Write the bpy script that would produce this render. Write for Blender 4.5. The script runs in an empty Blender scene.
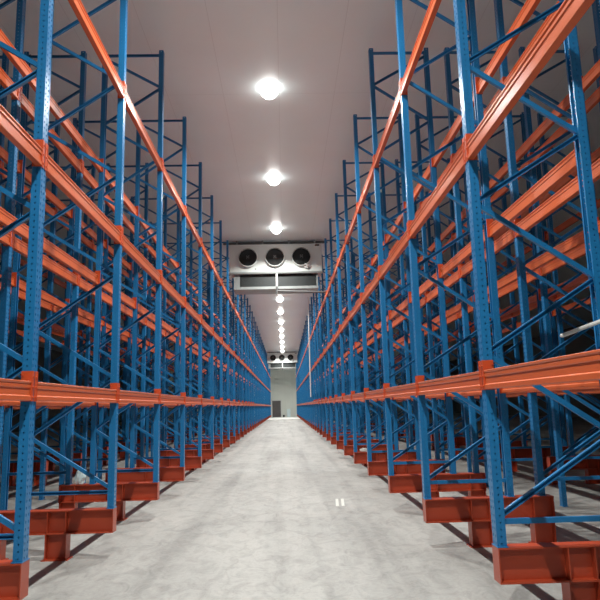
import bpy, math, random
from mathutils import Vector, Matrix
random.seed(7)
C = bpy.context.scene.collection
sc = bpy.context.scene
PI = math.pi

# ------------------------------------------------------------------ helpers
class MB:
    """collects shapes and links them as ONE mesh"""
    def __init__(s): s.v=[]; s.f=[]; s.m=[]
    def add(s, vs, fs, mi=0):
        n=len(s.v); s.v+= [tuple(p) for p in vs]
        for f in fs: s.f.append([i+n for i in f]); s.m.append(mi)
    def box(s, x0,x1,y0,y1,z0,z1, mi=0):
        s.add([(x0,y0,z0),(x1,y0,z0),(x1,y1,z0),(x0,y1,z0),(x0,y0,z1),(x1,y0,z1),(x1,y1,z1),(x0,y1,z1)],
              [(0,3,2,1),(4,5,6,7),(0,1,5,4),(1,2,6,5),(2,3,7,6),(3,0,4,7)], mi)
    def prism(s, poly, a, b, fr, mi=0):
        """closed polygon (u,v) counter-clockwise, swept from a to b; fr(u,v,w) -> xyz"""
        n=len(poly)
        vs=[fr(u,v,a) for u,v in poly]+[fr(u,v,b) for u,v in poly]
        fs=[(i,(i+1)%n,n+(i+1)%n,n+i) for i in range(n)]
        fs+=[tuple(range(n))[::-1], tuple(range(n,2*n))]
        s.add(vs,fs,mi)
    def cyl(s, p, q, r, n=12, mi=0, r2=None):
        p=Vector(p); q=Vector(q); d=(q-p).normalized()
        u=d.orthogonal().normalized(); w=d.cross(u); r2=r if r2 is None else r2
        vs=[p+(u*math.cos(2*PI*i/n)+w*math.sin(2*PI*i/n))*r for i in range(n)]
        vs+=[q+(u*math.cos(2*PI*i/n)+w*math.sin(2*PI*i/n))*r2 for i in range(n)]
        fs=[(i,(i+1)%n,n+(i+1)%n,n+i) for i in range(n)]+[tuple(range(n))[::-1],tuple(range(n,2*n))]
        s.add(vs,fs,mi)
    def lathe(s, prof, c, axis='z', n=24, mi=0):
        """profile of (radius, height); closed where radius is 0"""
        rings=[]
        vs=[]; fs=[]
        for r,h in prof:
            if r<1e-6: rings.append([len(vs)]); vs.append((0,0,h))
            else:
                rings.append(list(range(len(vs),len(vs)+n)))
                vs+=[(r*math.cos(2*PI*i/n),r*math.sin(2*PI*i/n),h) for i in range(n)]
        for a,b in zip(rings,rings[1:]):
            for i in range(n):
                j=(i+1)%n
                if len(a)==1 and len(b)==1: continue
                if len(a)==1: fs.append((a[0],b[j],b[i]))
                elif len(b)==1: fs.append((a[i],a[j],b[0]))
                else: fs.append((a[i],a[j],b[j],b[i]))
        cx,cy,cz=c
        if axis=='z': vs=[(x+cx,y+cy,z+cz) for x,y,z in vs]
        else: vs=[(x+cx,cy+z,cz-y) for x,y,z in vs]       # axis along y
        s.add(vs,fs,mi)
    def mesh(s, name, mats, smooth=False):
        me=bpy.data.meshes.new(name); me.from_pydata(s.v,[],s.f); me.update()
        for m in (mats if isinstance(mats,(list,tuple)) else [mats]): me.materials.append(m)
        me.polygons.foreach_set('material_index', s.m)
        if smooth: me.polygons.foreach_set('use_smooth',[True]*len(me.polygons))
        return me

def link(name, me, parent=None, loc=(0,0,0), rotz=0.0):
    o=bpy.data.objects.new(name, me); C.objects.link(o)
    o.location=loc; o.rotation_euler=(0,0,rotz)
    if parent: o.parent=parent
    return o
def tag(o, label, cat, group=None):
    o['label']=label; o['category']=cat
    if 'kind' not in o: o['kind']='thing'
    if group: o['group']=group
    return o
def empty(name, loc, rotz=0.0):
    o=link(name, None, None, loc, rotz); o.empty_display_size=.1; return o
def thing(o): o['kind']='thing'; return o
def struct(o): o['kind']='structure'; return o
UNITS='zero first second third fourth fifth sixth seventh eighth ninth tenth eleventh twelfth thirteenth fourteenth fifteenth sixteenth seventeenth eighteenth nineteenth'.split()
def nth(n):
    if n<20: return UNITS[n]
    t={2:('twentieth','twenty'),3:('thirtieth','thirty')}[n//10]
    return t[0] if n%10==0 else t[1]+'-'+UNITS[n%10]

# ------------------------------------------------------------------ materials
def mat(name, col, rough=.4, var=.12, scale=3.0, metal=0.0, emit=0.0, bump=0.0, spec=.5, col2=None):
    m=bpy.data.materials.new(name); m.use_nodes=True; nt=m.node_tree; N=nt.nodes; L=nt.links
    b=N['Principled BSDF']
    tc=N.new('ShaderNodeTexCoord'); nz=N.new('ShaderNodeTexNoise')
    nz.inputs['Scale'].default_value=scale; nz.inputs['Detail'].default_value=5
    L.new(tc.outputs['Object'],nz.inputs['Vector'])
    mx=N.new('ShaderNodeMix'); mx.data_type='RGBA'
    a=[c*(1-var) for c in col]; c2=list(col2) if col2 else [min(1,c*(1+var)) for c in col]
    mx.inputs['A'].default_value=(*a,1); mx.inputs['B'].default_value=(*c2,1)
    L.new(nz.outputs['Fac'],mx.inputs['Factor'])
    L.new(mx.outputs['Result'],b.inputs['Base Color'])
    mr=N.new('ShaderNodeMapRange'); mr.inputs['To Min'].default_value=max(.03,rough-.08); mr.inputs['To Max'].default_value=rough+.08
    L.new(nz.outputs['Fac'],mr.inputs['Value']); L.new(mr.outputs['Result'],b.inputs['Roughness'])
    b.inputs['Metallic'].default_value=metal
    b.inputs['Specular IOR Level'].default_value=spec
    if bump:
        bp=N.new('ShaderNodeBump'); bp.inputs['Strength'].default_value=bump; bp.inputs['Distance'].default_value=.01
        n2=N.new('ShaderNodeTexNoise'); n2.inputs['Scale'].default_value=scale*8
        L.new(tc.outputs['Object'],n2.inputs['Vector']); L.new(n2.outputs['Fac'],bp.inputs['Height']); L.new(bp.outputs['Normal'],b.inputs['Normal'])
    if emit:
        b.inputs['Emission Color'].default_value=(1,.985,.94,1); b.inputs['Emission Strength'].default_value=emit
    return m
LAMP=11.0      # glow of the diffusers
POWER=290.0   # watts of each lamp

M_blue=mat('blue_paint',(.015,.180,.42),.33,.14,2.5)
M_brace=mat('blue_brace_paint',(.015,.172,.40),.30,.14,2.5)
M_orange=mat('orange_beam_paint',(.64,.125,.036),.32,.12,2.0)
M_conn=mat('orange_connector_paint',(.60,.085,.024),.38,.12,6.0)
M_plinth=mat('red_orange_plinth_paint',(.44,.062,.024),.36,.18,3.0)
M_white=mat('white_sheet_metal',(.66,.70,.67),.35,.05,2.0)
M_zinc=mat('galvanised_steel',(.27,.285,.28),.45,.15,7.0,metal=.25,bump=.25)
M_dark=mat('black_plastic',(.014,.016,.016),.5,.2,5.0)
M_guard=mat('black_wire_guard',(.016,.018,.018),.6,.2,5.0)
M_coil=mat('dark_coil_fins',(.02,.024,.024),.55,.3,12.0)
M_hub=mat('grey_motor_hub',(.30,.31,.30),.4,.3,30.0)
M_pipe=mat('white_plastic_pipe',(.80,.80,.77),.35,.04,3.0)
M_greypipe=mat('grey_pipe_lagging',(.10,.10,.10),.6,.1,3.0)
M_lampbody=mat('lamp_housing_grey',(.55,.55,.53),.4,.05,4.0)
M_diff=mat('lit_lamp_diffuser',(1,1,1),.5,.0,1.0,emit=LAMP)
M_doorpanel=mat('brown_grey_door',(.14,.125,.12),.5,.25,3.0)
M_doorframe=mat('white_door_frame',(.78,.78,.74),.4,.04,3.0)
M_tape=mat('white_tape',(.60,.60,.56),.6,.06,9.0)
M_palepanel=mat('pale_blue_white_panel',(.66,.80,.82),.4,.05,2.0)
M_bin=mat('dark_bin_plastic',(.05,.05,.055),.5,.1,4.0)

def floor_mat():
    m=bpy.data.materials.new('trowelled_concrete'); m.use_nodes=True; nt=m.node_tree; N=nt.nodes; L=nt.links
    b=N['Principled BSDF']; tc=N.new('ShaderNodeTexCoord')
    def noise(scale, sx=1, sy=1, detail=6, dist=0.0, rough=.55):
        mp=N.new('ShaderNodeMapping'); mp.inputs['Scale'].default_value=(sx,sy,1)
        L.new(tc.outputs['Object'],mp.inputs['Vector'])
        n=N.new('ShaderNodeTexNoise'); n.inputs['Scale'].default_value=scale; n.inputs['Detail'].default_value=detail
        n.inputs['Distortion'].default_value=dist; n.inputs['Roughness'].default_value=rough
        L.new(mp.outputs['Vector'],n.inputs['Vector']); return n.outputs['Fac']
    def ramp(fac, stops):
        r=N.new('ShaderNodeValToRGB'); cr=r.color_ramp
        while len(cr.elements)<len(stops): cr.elements.new(.5)
        for e,(p,c) in zip(cr.elements,stops): e.position=p; e.color=(*c,1)
        L.new(fac,r.inputs['Fac']); return r.outputs['Color']
    def mul(a,c,fac=1.0):
        x=N.new('ShaderNodeMix'); x.data_type='RGBA'; x.blend_type='MULTIPLY'; x.inputs['Factor'].default_value=fac
        L.new(a,x.inputs['A']); L.new(c,x.inputs['B']); return x.outputs['Result']
    base=ramp(noise(.55,1,.45,7,.4),[(.3,(.285,.28,.265)),(.5,(.365,.358,.34)),(.72,(.415,.408,.385))])
    streak=ramp(noise(1.1,1.9,.07,6,.2),[(.34,(.76,.76,.76)),(.52,(1,1,1)),(.75,(1.0,1.0,1.0))])
    swirl=ramp(noise(4.5,1,.6,12,.9,.74),[(.30,(.70,.70,.70)),(.43,(.90,.90,.90)),(.50,(1,1,1)),(.56,(1.10,1.10,1.10)),(.64,(.97,.97,.97)),(.8,(.85,.85,.85))])
    fine=ramp(noise(26,1,1,6),[(.3,(.90,.90,.90)),(.6,(1,1,1))])
    col=mul(mul(mul(base,streak),swirl),fine)
    # hairline cracks: thin lines of a distorted cell pattern, kept only in patches
    mp=N.new('ShaderNodeMapping'); mp.inputs['Scale'].default_value=(.33,.30,1)
    nn=N.new('ShaderNodeTexNoise'); nn.inputs['Scale'].default_value=1.4; nn.inputs['Detail'].default_value=6
    L.new(tc.outputs['Object'],nn.inputs['Vector'])
    ad=N.new('ShaderNodeVectorMath'); ad.operation='MULTIPLY_ADD'; ad.inputs[1].default_value=(.8,.8,0)
    L.new(nn.outputs['Color'],ad.inputs[0]); L.new(tc.outputs['Object'],ad.inputs[2]); L.new(ad.outputs['Vector'],mp.inputs['Vector'])
    vo=N.new('ShaderNodeTexVoronoi'); vo.feature='DISTANCE_TO_EDGE'; vo.inputs['Scale'].default_value=1.0
    L.new(mp.outputs['Vector'],vo.inputs['Vector'])
    crack=ramp(vo.outputs['Distance'],[(.0,(.72,.72,.70)),(.006,(1,1,1))])
    col=mul(col,crack,.45)
    L.new(col,b.inputs['Base Color'])
    rr=N.new('ShaderNodeMapRange'); rr.inputs['To Min'].default_value=.42; rr.inputs['To Max'].default_value=.7
    L.new(noise(1.8,1,.6),rr.inputs['Value']); L.new(rr.outputs['Result'],b.inputs['Roughness'])
    b.inputs['Specular IOR Level'].default_value=.4
    bp=N.new('ShaderNodeBump'); bp.inputs['Strength'].default_value=.15; bp.inputs['Distance'].default_value=.01
    L.new(noise(14),bp.inputs['Height']); L.new(bp.outputs['Normal'],b.inputs['Normal'])
    return m

def panel_mat(name, col, rough, px, axis, width=.012, seam=.55, cross=None):
    """insulated sheet-metal panels with dark joints every px metres along the axis"""
    m=bpy.data.materials.new(name); m.use_nodes=True; nt=m.node_tree; N=nt.nodes; L=nt.links
    b=N['Principled BSDF']; tc=N.new('ShaderNodeTexCoord'); sp=N.new('ShaderNodeSeparateXYZ'); L.new(tc.outputs['Object'],sp.inputs[0])
    def seamline(ax,p,w):
        a=N.new('ShaderNodeMath'); a.operation='DIVIDE'; a.inputs[1].default_value=p; L.new(sp.outputs[ax],a.inputs[0])
        f=N.new('ShaderNodeMath'); f.operation='FRACT'; L.new(a.outputs[0],f.inputs[0])
        c=N.new('ShaderNodeMath'); c.operation='LESS_THAN'; c.inputs[1].default_value=w/p; L.new(f.outputs[0],c.inputs[0]); return c.outputs[0]
    fac=seamline(axis,px,width)
    if cross:
        c2=seamline(cross[0],cross[1],width); mxm=N.new('ShaderNodeMath'); mxm.operation='MAXIMUM'
        L.new(fac,mxm.inputs[0]); L.new(c2,mxm.inputs[1]); fac=mxm.outputs[0]
    nz=N.new('ShaderNodeTexNoise'); nz.inputs['Scale'].default_value=.7; nz.inputs['Detail'].default_value=4; L.new(tc.outputs['Object'],nz.inputs['Vector'])
    v=N.new('ShaderNodeMix'); v.data_type='RGBA'; v.inputs['A'].default_value=(*[c*.94 for c in col],1); v.inputs['B'].default_value=(*[min(1,c*1.05) for c in col],1)
    L.new(nz.outputs['Fac'],v.inputs['Factor'])
    x=N.new('ShaderNodeMix'); x.data_type='RGBA'; L.new(fac,x.inputs['Factor']); L.new(v.outputs['Result'],x.inputs['A']); x.inputs['B'].default_value=(*[c*seam for c in col],1)
    L.new(x.outputs['Result'],b.inputs['Base Color']); b.inputs['Roughness'].default_value=rough
    bp=N.new('ShaderNodeBump'); bp.inputs['Strength'].default_value=.05; bp.inputs['Distance'].default_value=.02
    n2=N.new('ShaderNodeTexNoise'); n2.inputs['Scale'].default_value=1.3; L.new(tc.outputs['Object'],n2.inputs['Vector'])
    L.new(n2.outputs['Fac'],bp.inputs['Height']); L.new(bp.outputs['Normal'],b.inputs['Normal'])
    return m
M_floor=floor_mat()
M_ceil=panel_mat('ceiling_panels',(.81,.925,.94),.33,1.15,'X',.010,.86,('Y',6.0))
M_wall=panel_mat('wall_panels',(.84,.85,.78),.35,1.15,'X',.012,.8)
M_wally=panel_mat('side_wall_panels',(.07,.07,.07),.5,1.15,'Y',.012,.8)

# ------------------------------------------------------------------ the place
XW0,XW1,YW0,YW1,ZC=-24.0,26.0,-9.0,99.0,8.04
def slab(name,x0,x1,y0,y1,z0,z1,m):
    b=MB(); b.box(x0,x1,y0,y1,z0,z1); return struct(link(name,b.mesh(name,m)))
slab('floor',XW0,XW1,YW0,YW1,-.2,0,M_floor)
slab('ceiling',XW0,XW1,YW0,YW1,ZC,ZC+.15,M_ceil)
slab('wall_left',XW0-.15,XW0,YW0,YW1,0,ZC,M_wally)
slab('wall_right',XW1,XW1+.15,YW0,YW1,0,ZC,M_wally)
slab('wall_front',XW0,XW1,YW0-.15,YW0,0,ZC,M_wally)
slab('wall_back',XW0,XW1,YW1,YW1+.15,0,ZC,M_wall)
# door in the end wall
d=struct(empty('door_1',(-1.36,YW1,0)))
b=MB(); b.box(-.80,-.66,-.06,-.001,0,2.72); b.box(.66,.80,-.06,-.001,0,2.72); b.box(-.80,.80,-.06,-.001,2.56,2.72)
link('door_frame',b.mesh('door_frame',M_doorframe),d)
b=MB()
b.box(-.66,.66,-.03,-.001,0,2.56)
for i in range(12): b.box(-.64,.64,-.04,-.03,.04+i*.21,.04+i*.21+.18)
link('door_panel',b.mesh('door_panel',M_doorpanel),d)
b=MB(); b.box(.50,.56,-.075,-.03,1.0,1.14); link('door_handle',b.mesh('door_handle',M_zinc),d)
# pale strip of newer floor before the end wall
b=MB(); b.box(-2.6,2.3,80.0,98.9,0,.035); struct(link('trim_1',b.mesh('trim_1',mat('pale_screed',(.70,.70,.66),.5,.05,1.0))))

# ------------------------------------------------------------------ racking: shared meshes
SP=2.5                      # bay length along the aisle
DEPTH,GAP=.97,.37           # frame depth, clear gap to the next frame behind
UW,UD,UT=.10,.075,.003      # upright width, depth, sheet
Z_PL,Z_TOP=.54,7.78         # plinth top, frame top
H0=.72                      # bottom horizontal brace
FN=[.75+1.27*i for i in range(6)]               # zigzag nodes on the front upright
RN=[1.36+1.268*i for i in range(5)]+[7.66]      # on the rear upright
LEV=[1.81,3.735,5.655]                          # beam centre heights

def cprof():
    """closed C outline: web at u=0 (outer face), depth along +u, lips turned in"""
    w,d,t,l=UW/2,UD,UT,.022
    return [(0,-w),(d,-w),(d,-w+l),(d-t,-w+l),(d-t,-w+t),(t,-w+t),(t,w-t),(d-t,w-t),(d-t,w-l),(d,w-l),(d,w),(0,w)]
def upright_plain(z0):
    b=MB(); b.prism(cprof(),z0,Z_TOP,lambda u,v,w:(u-UD/2,v,w)); return b
def upright_holed(z0):
    """sheet with rows of slots, given its thickness afterwards"""
    vs=[];fs=[];key={}
    def V(p):
        k=tuple(round(c,5) for c in p)
        if k not in key: key[k]=len(vs); vs.append(p)
        return key[k]
    def sheet(P,u0,u1,cols,hw,hh,pitch,taper=1.0):
        n=int(round((Z_TOP-z0)/pitch)); ph=(Z_TOP-z0)/n
        cw=(u1-u0)/cols; hw*=1 if cw>0 else -1
        for i in range(n):
            for c in range(cols):
                a,bb=u0+c*cw,u0+(c+1)*cw; z,zz=z0+i*ph,z0+(i+1)*ph; um,zm=(a+bb)/2,(z+zz)/2
                R=[(a,z),(um,z),(bb,z),(bb,zm),(bb,zz),(um,zz),(a,zz),(a,zm)]
                Hh=[(um-hw*.6*taper,zm-hh),(um,zm-hh),(um+hw*.6*taper,zm-hh),(um+hw,zm),(um+hw*.7,zm+hh),(um,zm+hh),(um-hw*.7,zm+hh),(um-hw,zm)]
                ri=[V(P(*q)) for q in R]; hi=[V(P(*q)) for q in Hh]
                for k in range(8): fs.append((ri[k],ri[(k+1)%8],hi[(k+1)%8],hi[k]))
    w,d,l=UW/2,UD,.022
    sheet(lambda u,z:(-d/2,u,z),w,-w,2,.008,.012,.0515,.6)        # web, two rows
    sheet(lambda u,z:(u,-w,z),-d/2,d/2,1,.0062,.0065,.0515)        # side towards -y
    sheet(lambda u,z:(u,w,z),d/2,-d/2,1,.0062,.0065,.0515)
    n=1
    for s in (-1,1):
        q=[V((d/2,s*w,z0)),V((d/2,s*(w-l),z0)),V((d/2,s*(w-l),Z_TOP)),V((d/2,s*w,Z_TOP))]
        fs.append(q if s<0 else q[::-1])
    me=bpy.data.meshes.new('tmp'); me.from_pydata(vs,[],fs); me.update()
    o=bpy.data.objects.new('tmp',me); C.objects.link(o)
    md=o.modifiers.new('s','SOLIDIFY'); md.thickness=UT; md.offset=-1
    bpy.context.view_layer.update()
    dg=bpy.context.evaluated_depsgraph_get()
    me2=bpy.data.meshes.new_from_object(o.evaluated_get(dg)); bpy.data.objects.remove(o); 
    me2.materials.clear(); me2.materials.append(M_blue); me2.name='upright'
    return me2
def brace(b, p, q, flip):
    """channel section 40 x 22 lying in the frame plane between p and q (x,z); open towards -y, or +y when flipped"""
    p=Vector((p[0],0,p[1])); q=Vector((q[0],0,q[1])); d=(q-p); Ln=d.length; d.normalize()
    n=Vector((-d.z,0,d.x)); h,w,t,l=.020,.016,.0025,.009; s=-1 if flip else 1
    prof=[(-h,-w*s),(-h+l,-w*s),(-h+l,(-w+t)*s),(-h+t,(-w+t)*s),(-h+t,(w-t)*s),(h-t,(w-t)*s),(h-t,(-w+t)*s),(h-l,(-w+t)*s),(h-l,-w*s),(h,-w*s),(h,w*s),(-h,w*s)]
    if flip: prof=prof[::-1]
    b.prism(prof,-.012,Ln+.012,lambda u,v,k:tuple(p+d*k+n*u+Vector((0,v,0))))
XA,XB=.030,DEPTH-.030        # where braces meet the uprights
def brace_list():
    L=[('horizontal_brace',(XA,H0),(XB,H0),True),('horizontal_brace',(XA,7.71),(XB,7.71),True)]
    for i in range(6):
        L.append(('diagonal_brace',(XA,FN[i]+.02),(XB,RN[i]-.02),False))
        if i<5: L.append(('diagonal_brace',(XB,RN[i]+.02),(XA,FN[i+1]-.02),True))
    return L
BR=[]
for nm,p,q,fl in brace_list():
    b=MB(); brace(b,p,q,fl); BR.append((nm,b.mesh(nm,M_brace)))
HOLED={z:upright_holed(z) for z in (Z_PL,0.0)}
b=MB(); b.box(-.042,.042,-.070,.070,0,.006)
for x,y in ((-.02,-.062),(.02,.062)): b.cyl((x,y,.006),(x,y,.022),.008,6)
PLATE=b.mesh('base_plate',M_blue)
FAR={}
def far_frame(zf,zr):
    if (zf,zr) not in FAR:
        b=MB(); c=cprof()
        b.prism(c,zf,Z_TOP,lambda u,v,w:(u-UD/2,v,w))
        b.prism([(u,v) for u,v in c],zr,Z_TOP,lambda u,v,w:(DEPTH-u+UD/2,-v,w))
        for nm,p,q,fl in brace_list(): brace(b,p,q,fl)
        FAR[zf,zr]=b.mesh('upright_frame',M_blue)
    return FAR[zf,zr]

# step-beam section: height .15, with two pressed grooves on each face
def beam_prof():
    h,t=.075,.028
    side=[(t-.004,-h),(t,-h+.004),(t,-h+.034),(t-.010,-h+.042),(t-.010,h-.056),(t-.004,h-.050),(t-.004,h-.030),(t-.011,h-.024),(t,h-.012),(t,h-.003),(t-.003,h)]
    return side+[(-u,v) for u,v in side[::-1]]
BL0,BL1=UW/2+.0075,SP-UW/2-.0075
b=MB(); b.prism(beam_prof(),BL0,BL1,lambda u,v,w:(u,w,v)); 
b.f=[f[::-1] for f in b.f]
BEAM=b.mesh('crossbeam',M_orange)
CONN=[]
for s,y in ((1,BL0),(-1,BL1)):
    b=MB()
    # leg beside the upright, leg on its face; the face is at x=-.02
    y0=y-.006 if s>0 else y
    b.box(-.031,.055,y0,y0+.006,-.080,.155)
    ya,yb=(y-.006-.040,y-.006) if s>0 else (y+.006,y+.006+.040)
    b.box(-.0275,-.0215,ya,yb,-.080,.155)
    for z in (-.05,.03,.11): b.cyl((-.0275,(ya+yb)/2,z),(-.035,(ya+yb)/2,z),.008,8)
    b.cyl((.045,y0+.003+s*.0031,.125),(.045,y0+.003+s*.011,.125),.008,8)
    CONN.append(b.mesh('end_connector',M_conn))

# plinth: I-beam across the aisle direction on two stub columns
PH=.26; PW=.075
PLEN=1.50
STUB=((.52,.76),(1.25,1.49))
def plinth_parts(parent):
    zb=Z_PL-PH
    b=MB(); t=.012
    prof=[(-PW,zb),(PW,zb),(PW,zb+t),(.004,zb+t),(.004,Z_PL-t),(PW,Z_PL-t),(PW,Z_PL),(-PW,Z_PL),(-PW,Z_PL-t),(-.004,Z_PL-t),(-.004,zb+t),(-PW,zb+t)]
    b.prism(prof,.010,PLEN-.010,lambda u,v,w:(w,u,v)); b.f=[f[:] for f in b.f]
    return b
PLM=None
def make_plinth_meshes():
    out=[]
    out.append(('girder_section',plinth_parts(None).mesh('girder_section',M_plinth)))
    zb=Z_PL-PH; t=.012
    for x in (0,PLEN-.010):
        b=MB(); b.box(x,x+.010,-PW,PW,zb,Z_PL); out.append(('end_plate',b.mesh('end_plate',M_plinth)))
    for x in [q for s in STUB for q in (s[0]+.012,s[1]-.022)][:3]:
        for y in (-1,1):
            b=MB(); b.box(x,x+.010,min(y*.004,y*PW*.96),max(y*.004,y*PW*.96),zb+t,Z_PL-t); out.append(('stiffener_plate',b.mesh('stiffener_plate',M_plinth)))
    for a,c in STUB:
        b=MB(); w=PW
        prof=[(a,-w),(a+t,-w),(a+t,-.004),(c-t,-.004),(c-t,-w),(c,-w),(c,w),(c-t,w),(c-t,.004),(a+t,.004),(a+t,w),(a,w)]
        b.prism(prof,.010,zb,lambda u,v,k:(u,v,k))
        b.box(a-.03,c+.03,-w-.02,w+.02,0,.010)
        out.append(('stub_post',b.mesh('stub_post',M_plinth)))
    return out
PLM=make_plinth_meshes()
b=MB()
for nm,me in PLM:
    b.add([v.co for v in me.vertices],[list(p.vertices) for p in me.polygons])
PLFAR=b.mesh('plinth_girder',M_plinth)

# ------------------------------------------------------------------ racking: placing
XF={'left':-2.02,'right':1.63}
NF=35                    # frames along the aisle; frame 1 stands beside the camera, out of view
NEAR=11                   # frames with parts
FZ=[(Z_PL,Z_PL),(Z_PL,0.0),(0.0,Z_PL),(Z_PL,Z_PL)]
def X(side,dx): return XF[side]+(dx if side=='right' else -dx)
def ROT(side): return 0.0 if side=='right' else PI
for side in ('left','right'):
    for k in range(1,NF+1):
        Y=k*SP
        for r in range(4):
            if k==1 and r>0: continue
            x=X(side,r*(DEPTH+GAP))
            if k>1 and abs(x)>Y*.6+.6: continue            # wholly outside the picture
            if k==1: lb=f'blue upright frame at the near end of the {side} rack, beside the camera'
            elif r==0: lb=f'blue perforated upright frame on the {side} aisle face, {nth(k-1)} from the camera'
            else: lb=f'blue upright frame {nth(r+1)} deep in the {side} rack, behind its {nth(k-1)} aisle-face frame'
            zf,zr=FZ[r]
            if k<=NEAR:
                root=empty('upright_frame',(x,Y,.0015),ROT(side))
                for xx,zz,rz in ((0,zf,0),(DEPTH,zr,PI)):
                    u=link('upright',HOLED[zz],root,(xx,0,0),rz)
                    if k<=5: link('base_plate',PLATE,u,(0,0,zz))
                for nm,me in BR: link(nm,me,root)
            else: root=link('upright_frame',far_frame(zf,zr),None,(x,Y,.0015),ROT(side))
            tag(root,lb,'rack frame',f'{side} rack upright frames')
        # plinths under the aisle-side frames and under the far-side frames
        for back in (0,1):
            if back: 
                if k<4: continue
                x=X(side,3*(DEPTH+GAP)+DEPTH+.04); rz=ROT(side)+PI
                lb=f'red-orange plinth beam at the back of the {side} rack, behind its {nth(k-1)} aisle-face frame'
            else:
                x=X(side,-.04); rz=ROT(side)
                lb=f'red-orange plinth beam under the {nth(k-1)} aisle-face frame of the {side} rack'
                if k==1: lb=f'red-orange plinth beam at the near end of the {side} rack, beside the camera'
            if k<=NEAR:
                root=empty('plinth_girder',(x,Y,0),rz)
                for nm,me in PLM: link(nm,me,root)
            else: root=link('plinth_girder',PLFAR,None,(x,Y,0),rz)
            tag(root,lb,'plinth beam',f'{side} rack plinth beams')

# beams: eight rows a side, three levels, one per bay
# last bay whose beam is an object of its own, per row and level (lowest, middle, top)
LAST={'left':[(15,14,14),(7,12,10),(5,10,10),(6,9,11),(4,9,10),(6,9,6),(0,9,0),(0,10,10)],
      'right':[(13,13,13),(7,12,12),(4,9,7),(6,9,9),(3,9,9),(5,8,3),(0,8,0),(5,9,9)]}
ALL_BEAMS=False
LN=['lowest','middle','top']
rest=MB(); bp=[(v.co.copy()) for v in BEAM.vertices]; bf=[list(p.vertices) for p in BEAM.polygons]
cands=[]
for side in ('left','right'):
    for row in range(8):
        r,bk=divmod(row,2)
        dx=r*(DEPTH+GAP)+(DEPTH+UD/2-.02 if bk else -UD/2+.02)
        for lv in range(3):
            for k in range(1,NF):
                x=X(side,dx)
                if k==1 and row>0: continue
                if k>1 and abs(x)>(k+1)*SP*.6+.3: continue
                cands.append((side,row,lv,k,x,bk))
for i,(side,row,lv,k,x,bk) in enumerate(cands):
    flip=(side=='right')==bool(bk)         # connectors must face the upright
    if ALL_BEAMS or k<=LAST[side][row][lv]:
        loc=(x,k*SP,LEV[lv]); rz=0.0
        if flip: loc=(x,(k+1)*SP,LEV[lv]); rz=PI
        o=link('crossbeam',BEAM,None,loc,rz)
        for me in CONN: link('end_connector',me,o)
        face='front' if not bk else 'back'
        if row==0: lb=f'orange {LN[lv]}-level beam on the {side} aisle face, {nth(k)} bay from the camera'
        else: lb=f'orange {LN[lv]}-level beam, {face} of {nth(row//2+1)} frame row, {side} rack, {nth(k)} bay'
        tag(o,lb,'rack beam',f'{side} rack {LN[lv]}-level beams')
    else:
        rest.add([(v.x+x,v.y+k*SP,v.z+LEV[lv]) for v in bp],bf)
if rest.v:
    o=link('crossbeam_rows',rest.mesh('crossbeam_rows',M_orange)); o['kind']='stuff'
    tag(o,'orange beams deep inside both racks and along their far ends','rack beams')

# ------------------------------------------------------------------ ceiling lamps
LX=-.19
b=MB(); b.lathe([(.185,0),(.215,0),(.215,-.012),(.185,-.012),(.185,0)],(0,0,0),'z',32); LBODY=b.mesh('lamp_housing',M_lampbody)
b=MB(); b.lathe([(.20*math.cos(math.radians(a)),-.0125-.22*math.sin(math.radians(a))) for a in (0,12,24,36,48,60,72,83)]+[(0,-.2325)],(0,0,0),'z',28); LDIFF=b.mesh('lamp_diffuser',M_diff,True)
LL=bpy.data.lights.new('lamp_light','AREA'); LL.shape='DISK'; LL.size=.06; LL.energy=POWER; LL.color=(.985,1,.955); LL.spread=2.5
ys=[-3.3+5.02*i for i in range(20)]
for i,y in enumerate(ys):
    o=empty('ceiling_lamp',(LX,y,ZC))
    link('lamp_housing',LBODY,o); link('lamp_diffuser',LDIFF,o); link('lamp_light',LL,o,(0,0,-.24))
    if i<3: lb=['lit round ceiling lamp behind the camera','lit round ceiling lamp straight above the camera','lit round ceiling lamp just out of the picture ahead of the camera'][i]
    elif y<23.5: lb=f'lit round white ceiling lamp, {nth(i-2)} before the near cooler unit'
    else:
        j=i-[n for n,q in enumerate(ys) if q>23.5][0]+1
        lb=f'lit round white ceiling lamp, {nth(j)} beyond the near cooler unit' if y<73.5 else f'lit round white ceiling lamp, {nth(i-len([q for q in ys if q<73.5])+1)} behind the far cooler unit'
    tag(o,lb,'lamp','ceiling lamps over the aisle')

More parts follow.
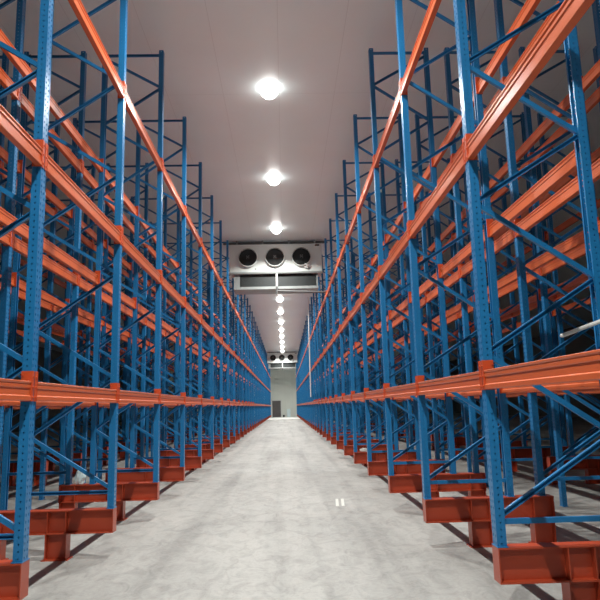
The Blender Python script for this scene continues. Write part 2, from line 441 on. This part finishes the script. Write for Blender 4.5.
# ------------------------------------------------------------------ cooler units hung under the ceiling
def cooler(Y,label):
    root=empty('cooler_unit',(-.25,Y,6.06))
    x0,x1=-1.785,1.785; z0,z1=.70,1.80        # casing, from the unit's underside
    b=MB(); D=1.05
    b.box(x0,x1,.0,D,z0,z1)
    link('casing',b.mesh('casing',M_white),root)
    b=MB()
    for x in (x0+.0,x0+1.19,x0+2.38): b.box(x+.004,x+1.186,-.006,-.0005,z0+.03,z1-.02)
    link('front_panel',b.mesh('front_panel',M_white),root)
    b=MB()  # folded drip lip below the casing
    b.prism([(-.05,z0-.07),(.02,z0-.09),(.03,z0-.09),(.03,z0+.0),(-.05,z0+.0),(-.06,z0-.02)],x0-.01,x1+.01,lambda u,v,w:(w,u,v)); b.f=[f[::-1] for f in b.f]
    link('drip_lip',b.mesh('drip_lip',M_zinc),root)
    b=MB(); b.box(x0+.40,x1-.24,.10,D-.1,.13,z0)
    for i in range(70):
        x=x0+.42+i*(x1-x0-.68)/69; b.box(x,x+.008,.085,.10,.13,z0)
    link('coil_block',b.mesh('coil_block',M_coil),root)
    for xa,xb in ((x0+.16,x0+.39),(x1-.23,x1-.17)):
        b=MB(); b.box(xa,xb,.07,D-.1,.11,z0); link('end_bracket',b.mesh('end_bracket',M_zinc),root)
    b=MB()  # drain pan
    b.prism([(-.02,.13),(-.02,.03),(D*.5,-.0),(D,.03),(D,.13),(D-.03,.13),(D-.03,.05),(D*.5,.02),(.01,.05),(.01,.13)],x0+.16,x1-.16,lambda u,v,w:(w,u,v)); b.f=[f[::-1] for f in b.f]
    link('drain_pan',b.mesh('drain_pan',M_zinc),root)
    for i,fx in enumerate((-1.07,-.03,.99)):
        zc=1.27
        f=link('fan',None,root,(fx,0,zc)); 
        b=MB(); b.lathe([(.385,-.001),(.385,-.03),(.365,-.15),(.345,-.15),(.345,-.001)],(0,0,0),'y',36); link('shroud_ring',b.mesh('shroud_ring',M_white,True),f)
        b=MB(); b.cyl((0,-.012,0),(0,-.006,0),.345,36); 
        link('fan_opening',b.mesh('fan_opening',M_dark),f)
        b=MB()
        for k in range(5):
            a=2*PI*k/5+.3; ca,sa=math.cos(a),math.sin(a)
            pts=[(.07,-.04),(.32,-.13),(.33,.03),(.20,.10),(.07,.05)]
            fr=[(p*ca-q*sa,-.045-.18*q*1.0,p*sa+q*ca) for p,q in pts]; bk=[(x,y+.006,z) for x,y,z in fr]
            b.add(fr+bk,[(0,1,2,3,4),(9,8,7,6,5)]+[(j,5+j,5+(j+1)%5,(j+1)%5) for j in range(5)])
        b.cyl((0,-.012,0),(0,-.09,0),.085,18)
        link('fan_blades',b.mesh('fan_blades',M_dark),f)
        b=MB()
        for r in [.06+.026*q for q in range(12)]:
            b.lathe([(r+.004,-.150),(r,-.154),(r-.004,-.150),(r,-.146),(r+.004,-.150)],(0,0,0),'y',30)
        for k in range(8):
            a=2*PI*k/8; b.cyl((.02*math.cos(a),-.146,.02*math.sin(a)),(.36*math.cos(a),-.146,.36*math.sin(a)),.005,6)
        g=link('fan_guard',b.mesh('fan_guard',M_guard),f)
        b=MB(); 
        for sx in (-.05,.025):
            for sz in (-.05,.025): b.box(sx,sx+.028,-.166,-.155,sz,sz+.028)
        b.cyl((0,-.155,0),(0,-.160,0),.018,10)
        link('guard_badge',b.mesh('guard_badge',M_hub),f)
        b=MB(); b.box(.26,.32,-.02,-.006,-.47,-.42); link('cable_gland',b.mesh('cable_gland',M_hub),f)
    b=MB(); b.cyl((1.12,-.17,.96),(1.24,-.10,.90),.03,8); b.cyl((1.19,-.17,.90),(1.31,-.07,.93),.025,8); b.cyl((1.22,-.1,.83),(1.10,-.07,.86),.025,8)
    link('wrapped_cable',b.mesh('wrapped_cable',M_pipe),root)
    b=MB(); b.box(1.53,1.70,-.014,-.006,1.70,1.76); link('rating_plate',b.mesh('rating_plate',M_guard),root)
    b=MB(); b.box(x0-.25,x1+.25,.14,.22,1.86,1.93); link('hanger_rail',b.mesh('hanger_rail',M_greypipe),root)
    for x in (-1.5,-.5,.52,1.53):
        b=MB(); b.box(x-.025,x+.025,.10,.16,1.78,ZC-6.06); link('hanger_bracket',b.mesh('hanger_bracket',M_zinc),root)
    b=MB(); b.cyl((.03,-.09,.60),(.03,-.09,.12),.04,14); b.cyl((.03,-.09,.56),(.03,.12,.56),.04,12)
    link('drain_pipe',b.mesh('drain_pipe',M_pipe),root)
    b=MB(); b.cyl((.03,-.09,.12),(.03,-.09,-.22),.03,12); link('drain_tail',b.mesh('drain_tail',M_greypipe),root)
    b=MB(); b.cyl((.03,-.06,-.06),(1.95,-.06,-.14),.04,12); link('supply_pipe',b.mesh('supply_pipe',M_greypipe),root)
    return tag(root,label,'cooling unit','ceiling cooler units over the aisle')
cooler(23.45,'large white ceiling cooler with three black fans, nearer one over the aisle')
cooler(73.45,'white three-fan ceiling cooler far down the aisle, just before the end wall')

# ------------------------------------------------------------------ small things
b=MB(); b.cyl((1.50,36.6,2.15),(1.50,36.6,ZC-.005),.033,12)  # white rod with collars, added as the bright glint down an upright
for z in (3.0,5.0,7.0): b.cyl((1.50,36.6,z),(1.50,36.6,z+.06),.042,12)
tag(link('glint_rod',b.mesh('glint_rod',M_pipe)),'thin white vertical rod standing in for a glint along the right aisle face','glint rod')
b=MB()
p=Vector((2.235,4.925,2.145)); q=Vector((3.2,4.925,2.47)); b.cyl(p,q,.017,16); b.cyl(p-(q-p).normalized()*.012,p,.011,16,0,.017)
tag(link('plastic_tube',b.mesh('plastic_tube',M_pipe)),'white plastic tube poking out beside the first frame of the right rack','tube')
for x in (.80,.895):
    b=MB(); y0,y1=10.66,11.46; z0,z1=.0005,.002; c=.057
    b.add([(x,y0,z0),(x+.05,y0,z0),(x+.05+c,y1,z0),(x+c,y1,z0),(x,y0,z1),(x+.05,y0,z1),(x+.05+c,y1,z1),(x+c,y1,z1)],
          [(0,3,2,1),(4,5,6,7),(0,1,5,4),(1,2,6,5),(2,3,7,6),(3,0,4,7)])
    tag(link('tape_strip',b.mesh('tape_strip',M_tape)),'white tape strip on the concrete aisle, '+('left' if x<.85 else 'right')+' one of a close pair','tape','tape strips on the floor')
b=MB(); b.add([(.30,98.55,.037),(.82,98.55,.037),(.82,98.58,.037),(.28,98.58,.037),(.28,98.93,1.25),(.82,98.93,1.25),(.82,98.96,1.25),(.28,98.96,1.25)],
  [(0,3,2,1),(4,5,6,7),(0,1,5,4),(1,2,6,5),(2,3,7,6),(3,0,4,7)])
tag(link('leaning_panel',b.mesh('leaning_panel',M_palepanel)),'pale blue-white sheet leaning on the end wall beside the door','panel')
b=MB(); b.lathe([(0,0),(.13,0),(.15,.30),(.16,.30),(.16,.32),(.14,.32),(.12,.02),(0,.02)],(-.25,98.6,.036),'z',20)
tag(link('bucket',b.mesh('bucket',M_bin)),'small dark bucket on the floor at the end wall','bucket')

def crumple(name, x,y,z, rx,ry,rz, m, seed):
    """a crumpled lump that stands on z"""
    rnd=random.Random(seed); b=MB(); n=14; prof=[]
    rows=9; vs=[]
    for i in range(rows):
        a=PI*i/(rows-1)
        for j in range(n):
            t=2*PI*j/n; k=.72+.5*rnd.random()
            zz=-math.cos(a)*rz*(1 if 0<i<rows-1 else .9)*(.85+.3*rnd.random())
            vs.append((x+rx*math.sin(a)*math.cos(t)*k, y+ry*math.sin(a)*math.sin(t)*k, max(z+.0005, z+rz*.8+zz)))
    fs=[(i*n+j,i*n+(j+1)%n,(i+1)*n+(j+1)%n,(i+1)*n+j) for i in range(rows-1) for j in range(n)]
    b.add(vs,fs); return link(name,b.mesh(name,m))
tag(crumple('crumpled_wrap',1.83,14.99,Z_PL,.10,.05,.05,M_tape,3),'small white crumpled scrap lying on top of a right rack plinth beam','scrap')
tag(crumple('plastic_bag',-3.175,9.99,Z_PL,.075,.05,.13,M_palepanel,5),'pale blue crumpled plastic bag standing on a left rack plinth beam between two uprights','bag')
# ------------------------------------------------------------------ camera, world, view
F,PT,YW,RL=621.93,.169,.0277,.0256
cam=bpy.data.cameras.new('camera'); co=bpy.data.objects.new('camera',cam); C.objects.link(co)
cam.sensor_width=36; cam.lens=F*36/600; cam.clip_start=.05; cam.clip_end=300
cy,sy=math.cos(YW),math.sin(YW); c,s=math.cos(PT),math.sin(PT); cr,sr=math.cos(RL),math.sin(RL)
rx=Vector((cy,-sy,0)); fy=Vector((sy,cy,0)); up=Vector((0,0,1))
fw=fy*c+up*s; u0=-fy*s+up*c
r=rx*cr-u0*sr; u=rx*sr+u0*cr
co.matrix_world=Matrix(((r.x,u.x,-fw.x,0),(r.y,u.y,-fw.y,0),(r.z,u.z,-fw.z,1.64),(0,0,0,1)))
sc.camera=co
w=bpy.data.worlds.new('world'); sc.world=w; w.use_nodes=True
w.node_tree.nodes['Background'].inputs[0].default_value=(.0,.0,.0,1)
sc.view_settings.view_transform='Standard'; sc.view_settings.look='None'; sc.view_settings.gamma=1.0; sc.view_settings.exposure=0.0
sc.view_settings.use_curve_mapping=False
sc.cycles.use_denoising=True
sc.cycles.max_bounces=8; sc.cycles.diffuse_bounces=5; sc.cycles.sample_clamp_indirect=6.0
